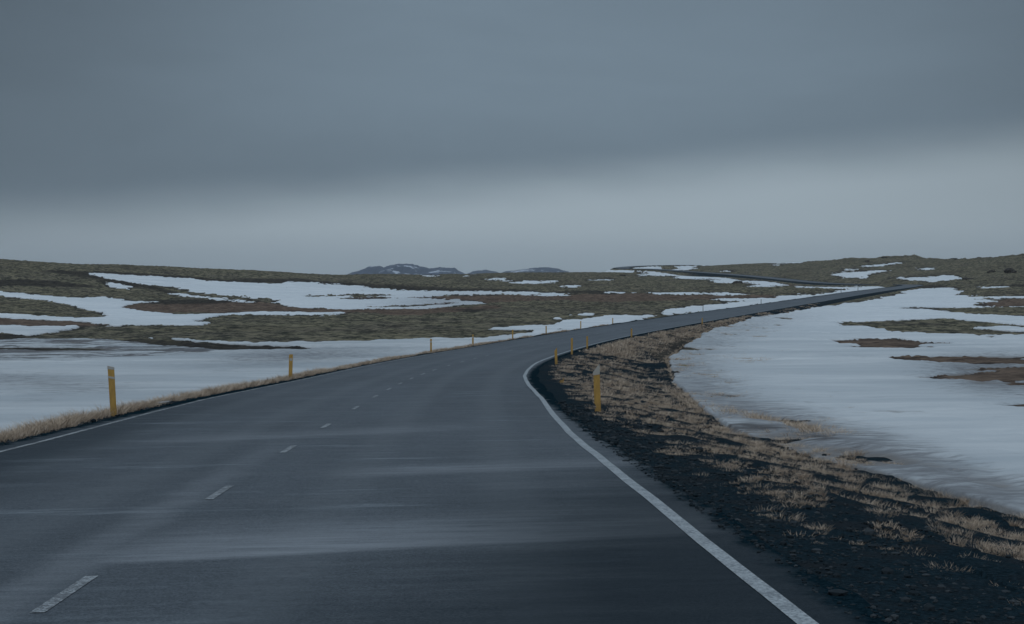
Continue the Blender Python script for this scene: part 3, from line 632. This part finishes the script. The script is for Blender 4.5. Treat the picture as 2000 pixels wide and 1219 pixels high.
for i, (px, row, wp_, hp, lab) in enumerate([
    (1094, 648, 17, 6, 'low dark stone lying by the road edge between two small left marker posts'),
    (1440, 556, 24, 8, 'dark lava rock on the snow patch below the upper road'),
    (1937, 535, 17, 8, 'dark lava rock on the right hillside, left one of a pair'),
    (1973, 535, 30, 12, 'broad dark lava rock on the right hillside, right one of a pair'),
    (1694, 513, 12, 5, 'small dark rock on moss just above the upper right snow patches'),
    (1892, 548, 24, 6, 'flat dark rock beside the right end of the widest hillside snow patch'),
    (1216, 541, 16, 5, 'dark rock on moss left below the far bend of the road'),
    (1727, 500, 14, 4, 'dark skyline rock, leftmost of the row along the right ridge'),
    (1768, 501, 22, 5, 'wide dark skyline rock, second of the row along the right ridge'),
    (1790, 502, 14, 4, 'low dark skyline rock, third of the row along the right ridge'),
    (1862, 500, 26, 5, 'flat dark skyline rock, fourth of the row along the right ridge'),
    (1912, 496, 14, 6, 'pointed dark skyline rock, rightmost of the row along the right ridge')]):
    dp = depth_for(px, row) or float(np.interp(px, gP, cr))-2
    rock(px, row, wp_, hp, dp, lab, i+1, 'dark rocks along the right ridge' if row < 505 else None)

# ---------------------------------------------------------------- dry grass on the verges
gsm, t, b = mat('dry_straw', .85, .1)
hue = ATT(t, 'tone')
t.links.new(MIX(t, hue, (.22, .155, .11), (.70, .59, .47)), b.inputs['Base Color'])
def grass(name, xs, ys, zs, hs, nbl, spread, bw, lab):
    n = len(xs); nb = nbl.astype(int); T_ = np.repeat(np.arange(n), nb); k = len(T_)
    a = rng.uniform(0, 2*np.pi, k); r = np.sqrt(rng.uniform(0, 1, k))*spread[T_]
    bx = xs[T_]+np.cos(a)*r; by = ys[T_]+np.sin(a)*r; h = hs[T_]*rng.uniform(.45, 1.1, k)
    bz = zs[T_]-.02-r*.05
    la = a+rng.normal(0, .9, k); le = h*rng.uniform(.2, 1.3, k)
    dx, dy = np.cos(la)*le+h*.12, np.sin(la)*le
    wa = rng.uniform(0, np.pi, k); wx, wy = np.cos(wa)*bw[T_]/2, np.sin(wa)*bw[T_]/2*.5
    p = lambda fx, fz, s: np.stack([bx+dx*fx+wx*s, by+dy*fx+wy*s, bz+h*fz], 1)
    v = np.stack([p(0, 0, -1), p(0, 0, 1), p(.35, .55, -.8), p(.35, .55, .8), p(1, .95, -.15), p(1, .95, .15)], 1).reshape(-1, 3)
    b0 = np.arange(k)*6; f_ = np.concatenate([np.stack([b0, b0+1, b0+3, b0+2], 1), np.stack([b0+2, b0+3, b0+5, b0+4], 1)])
    o = mesh(name, v, f_, gsm, False); tag(o, lab, 'dry grass', kind='stuff')
    tn = np.clip(np.repeat(rng.beta(2.6, 1.8, n)[T_]*.6+rng.uniform(0, .4, k), 6)+np.tile([-.25, -.25, .0, .0, .1, .1], k), 0, 1)
    attr(o, 'tone', tn); print(name, k, 'blades'); return o
def scatter(n, side, s0, s1, o0, o1, clump, thr, pw=1.6):
    u = rng.uniform(0, 1, n); s = s0+(s1-s0)*u**pw; o = o0+(o1-o0)*rng.uniform(0, 1, n)
    d = side*(np.interp(s, RS, RW)+o); x, y, _ = road_at(s, d)
    nz = fbm(x/clump, y/clump*.8, 91, 4)*1.25+.35*fbm(x/(clump*3), y/(clump*3), 95, 2)
    return s, o, x, y, nz
s, o, x, y, nz = scatter(46000, 1, 5, 190, .8, 14.5, .42, 0, 1.3)
width = np.interp(s, [5, 8, 12, 20, 30, 60, 90, 130, 190], [3.2, 3.2, 3.4, 4.0, 5.0, 7.5, 8.5, 8, 6])
rel = (o-1.0)/(width-1.0); sp_ = np.interp(s, [5, 15, 40, 80], [.30, .22, .1, 0])
dens = np.interp(rel, [-.05, .0, .25, .5, .8, 1, 1.3], [-.5, -.16, -.10, -.05, .10, -.06, -.28])-sp_*.55*(1-np.clip(rel, 0, 1))
ok = (nz+dens > .0) & (rel > -.05) & (rel < 1.6); s, o, x, y, nz, rel = (q[ok] for q in (s, o, x, y, nz, rel))
z = ground(x, y)[0]; D_ = y
hs = rng.uniform(.045, .17, len(x))*np.interp(rel, [0, .4, .9], [.6, .85, 1.0])*np.interp(y, [5, 14, 25, 60, 150], [.42, .55, .85, 1.2, 1.6])
grass('dry_grass', x, y, z, hs, np.interp(D_, [5, 12, 40, 150], [80, 66, 24, 8]), np.interp(D_, [5, 14, 40, 150], [.05, .07, .13, .3])*rng.uniform(.6, 1.6, len(x)),
      np.interp(D_, [5, 20, 60, 150], [.0024, .0045, .018, .045]), 'straw coloured tufts scattered over the dark gravel bank right of the road')
s, o, x, y, nz = scatter(8000, -1, 10, 150, .62, 2.6, 1.2, 0, 1.3)
lim_ = np.interp(s, [10, 60, 150], [1.5, 1.7, 1.2]); ok = (nz+np.interp(s, [10, 40, 70, 150], [.75, .5, .1, -.25]) > 0) & (o < lim_+nz*.8+.3)
s, o, x, y, nz = (q[ok] for q in (s, o, x, y, nz))
z = ground(x, y)[0]
hs = rng.uniform(.08, .19, len(x))*(1+1.1*np.clip(nz, 0, .5))*np.interp(s, [10, 40, 80, 150], [1.15, .95, .75, .7])
grass('dry_grass', x, y, z, hs, np.interp(y, [10, 40, 150], [60, 30, 9]), np.interp(y, [10, 40, 150], [.09, .14, .3])*rng.uniform(.6, 1.5, len(x)),
      np.interp(y, [10, 30, 60, 150], [.0045, .008, .018, .045]), 'low fringe of dry grass between the left edge line and the snow')

# farther verge, along the rising straight
s, o, x, y, nz = scatter(13000, 1, 75, 300, .9, 12, 1.3, 0, 1.25)
ok = (nz+.08+.2*np.clip((140-s)/50, 0, 1)-np.abs(o-4.5)*.03-np.clip(s-150, 0, 150)*.002 > 0); s, o, x, y = (q[ok] for q in (s, o, x, y)); z = ground(x, y)[0]
grass('dry_grass', x, y, z, rng.uniform(.10, .26, len(x)), rng.integers(7, 14, len(x)).astype(float), rng.uniform(.15, .5, len(x)), np.interp(y, [70, 300], [.028, .07]),
      'far brown grass on the embankment under the rising straight')
# a thin line of taller grass standing in the snow at the foot of the bank
pxl = rng.uniform(1285, 1660, 420); rwl = np.interp(pxl, [1285, 1340, 1400, 1500, 1660], [752, 788, 806, 828, 862])+rng.normal(0, 3, 420)
dl = np.array([depth_for(a, c, 15, 140) or 0 for a, c in zip(pxl, rwl)]); ok = (dl > 15)&(rng.uniform(0, 1, 420) < .8)
x, y = (pxl[ok]-1000)/F*dl[ok], dl[ok]; z = ground(x, y)[0]
grass('dry_grass', x, y, z, rng.uniform(.12, .24, len(x)), rng.integers(14, 34, len(x)).astype(float), rng.uniform(.08, .3, len(x)), np.interp(y, [15, 80], [.007, .02]),
      'thin line of taller dry grass standing in grey snow below the right bank')
# tiny tufts strewn over the near gravel
n = 2600; s = 4.5+40*rng.uniform(0, 1, n)**1.3; o = rng.uniform(.75, 4.8, n); x, y, _ = road_at(s, np.interp(s, RS, RW)+o)
nz = fbm(x/.5, y/.5, 131, 3); ok = (nz+(o-2.2)*.10 > .06); s, o, x, y = (q[ok] for q in (s, o, x, y)); z = ground(x, y)[0]
grass('dry_grass', x, y, z, rng.uniform(.025, .085, len(x)), rng.integers(40, 110, len(x)).astype(float), rng.uniform(.03, .14, len(x)), np.interp(y, [5, 45], [.0023, .009]),
      'tiny brown tufts strewn singly over the near dark gravel')

# ---------------------------------------------------------------- loose stones on the shoulder
import bmesh
stm, t, b = mat('basalt_pebble', .9, .1); hv_ = ATT(t, 'tone')
t.links.new(MIX(t, hv_, (.008, .016, .022), (.075, .088, .098)), b.inputs['Base Color'])
bm = bmesh.new(); bmesh.ops.create_icosphere(bm, subdivisions=1, radius=1); pv = np.array([v_.co[:] for v_ in bm.verts]); pf = np.array([[v_.index for v_ in f_.verts] for f_ in bm.faces]); bm.free()
n = 9000; s = 4.5+26*rng.uniform(0, 1, n)**1.5; o = .22+np.abs(rng.normal(0, 1.5, n)); sd_ = np.where(rng.uniform(0, 1, n) < .86, 1, -1)
o = np.where(sd_ < 0, np.minimum(o*.4+.2, 1.0), o); x, y, zr_ = road_at(s, sd_*(np.interp(s, RS, RW)+o)); z = np.where(o < .42, zr_, ground(x, y)[0])
sz = rng.lognormal(-4.55, .5, n)*np.interp(y, [5, 30], [.85, 1.7]); sz = np.clip(sz, .004, .05)
a = rng.uniform(0, 6.28, n); sc_ = sz[:, None]*np.stack([rng.uniform(.8, 1.4, n), rng.uniform(.7, 1.1, n), rng.uniform(.4, .8, n)], 1)
jit_ = 1+rng.normal(0, .13, (n, len(pv), 1)); q = pv[None]*jit_*sc_[:, None, :]
vx = q[..., 0]*np.cos(a)[:, None]-q[..., 1]*np.sin(a)[:, None]+x[:, None]; vy = q[..., 0]*np.sin(a)[:, None]+q[..., 1]*np.cos(a)[:, None]+y[:, None]; vz = q[..., 2]+z[:, None]+sc_[:, 2:3]*.3
peb = mesh('gravel_stones', np.stack([vx, vy, vz], -1).reshape(-1, 3), (pf[None]+np.arange(n)[:, None, None]*len(pv)).reshape(-1, 3), stm)
attr(peb, 'tone', np.repeat(rng.beta(1.2, 4, n), len(pv))); tag(peb, 'loose dark stones lying on the gravel shoulders beside the edge lines', 'gravel', kind='stuff')

# ---------------------------------------------------------------- far mountains
mm, t, b = mat('far_mountain', .9, .1); P = POS(t)
m1 = NOISE(t, P, .004, 5, .6); sz_ = t.nodes.new('ShaderNodeSeparateXYZ'); t.links.new(P, sz_.inputs[0])
m2 = NOISE(t, P, .009, 4, .6, (1, 1, 2.5), .5)
t.links.new(MIX(t, SS(t, m2, .585, .62), MIX(t, SS(t, m1, .35, .65), (.014, .034, .068), (.042, .068, .112)), (.42, .48, .56)), b.inputs['Base Color'])
def mountain(prof, depth):
    prof = np.array(prof, float); pxs = np.arange(prof[0, 0]-6, prof[-1, 0]+6, 1.0)
    top = (YH-np.interp(pxs, prof[:, 0], prof[:, 1])+fbm(pxs/5, pxs*0+depth, 88, 4)*1.3)/F*depth
    nd = 40; u = np.linspace(-1, 1, nd); wdt = 900
    Xg = np.repeat(((pxs-1000)/F*depth)[:, None], nd, 1); Yg = depth+u[None]*wdt+0*Xg
    base = 30; sh = 1-np.abs(u)**1.3
    Zg = -30+(top[:, None]+30)*sh[None]+fbm(Xg/90, Yg/140, 77, 5)*28*(1-sh[None]**3)*(sh[None] > .01)
    n0, n1_ = Xg.shape; J = np.arange(n0*n1_).reshape(n0, n1_)
    f_ = np.stack([J[:-1, :-1], J[1:, :-1], J[1:, 1:], J[:-1, 1:]], -1).reshape(-1, 4)
    o = mesh('mountain', np.stack([Xg.ravel(), Yg.ravel(), Zg.ravel()], 1), f_, mm, True); tag(o, kind='structure')
mountain([(672,538),(690,532),(710,526),(722,520.5),(730,520),(742,519),(752,522),(760,518),(775,515.5),(790,514.5),(805,516),(822,520),(838,524),(850,522.5),(865,522),(890,523.5),(894,528),(905,532),(915,538)], 6200)
mountain([(905,538),(920,531),(935,528),(950,527),(965,529),(975,532),(990,538)], 6900)
mountain([(965,538),(985,531),(1010,527.5),(1030,525),(1045,523),(1060,521.5),(1075,522.5),(1090,525),(1105,528.5),(1125,538)], 6600)

# ---------------------------------------------------------------- haze
hx = mesh('haze', [(a, c, d) for a in (-9200, 9200) for c in (-9200, 9200) for d in (-75, 240)], [(0, 1, 3, 2), (4, 6, 7, 5), (0, 4, 5, 1), (2, 3, 7, 6), (0, 2, 6, 4), (1, 5, 7, 3)])
tag(hx, kind='stuff'); hm = bpy.data.materials.new('haze'); hm.use_nodes = True; hm.node_tree.nodes.clear()
ho = hm.node_tree.nodes.new('ShaderNodeOutputMaterial'); hv = hm.node_tree.nodes.new('ShaderNodeVolumePrincipled')
hv.inputs['Color'].default_value = (.82, .88, .95, 1); hv.inputs['Density'].default_value = .00005; hv.inputs['Anisotropy'].default_value = .1
hm.node_tree.links.new(hv.outputs[0], ho.inputs['Volume']); hx.data.materials.append(hm)
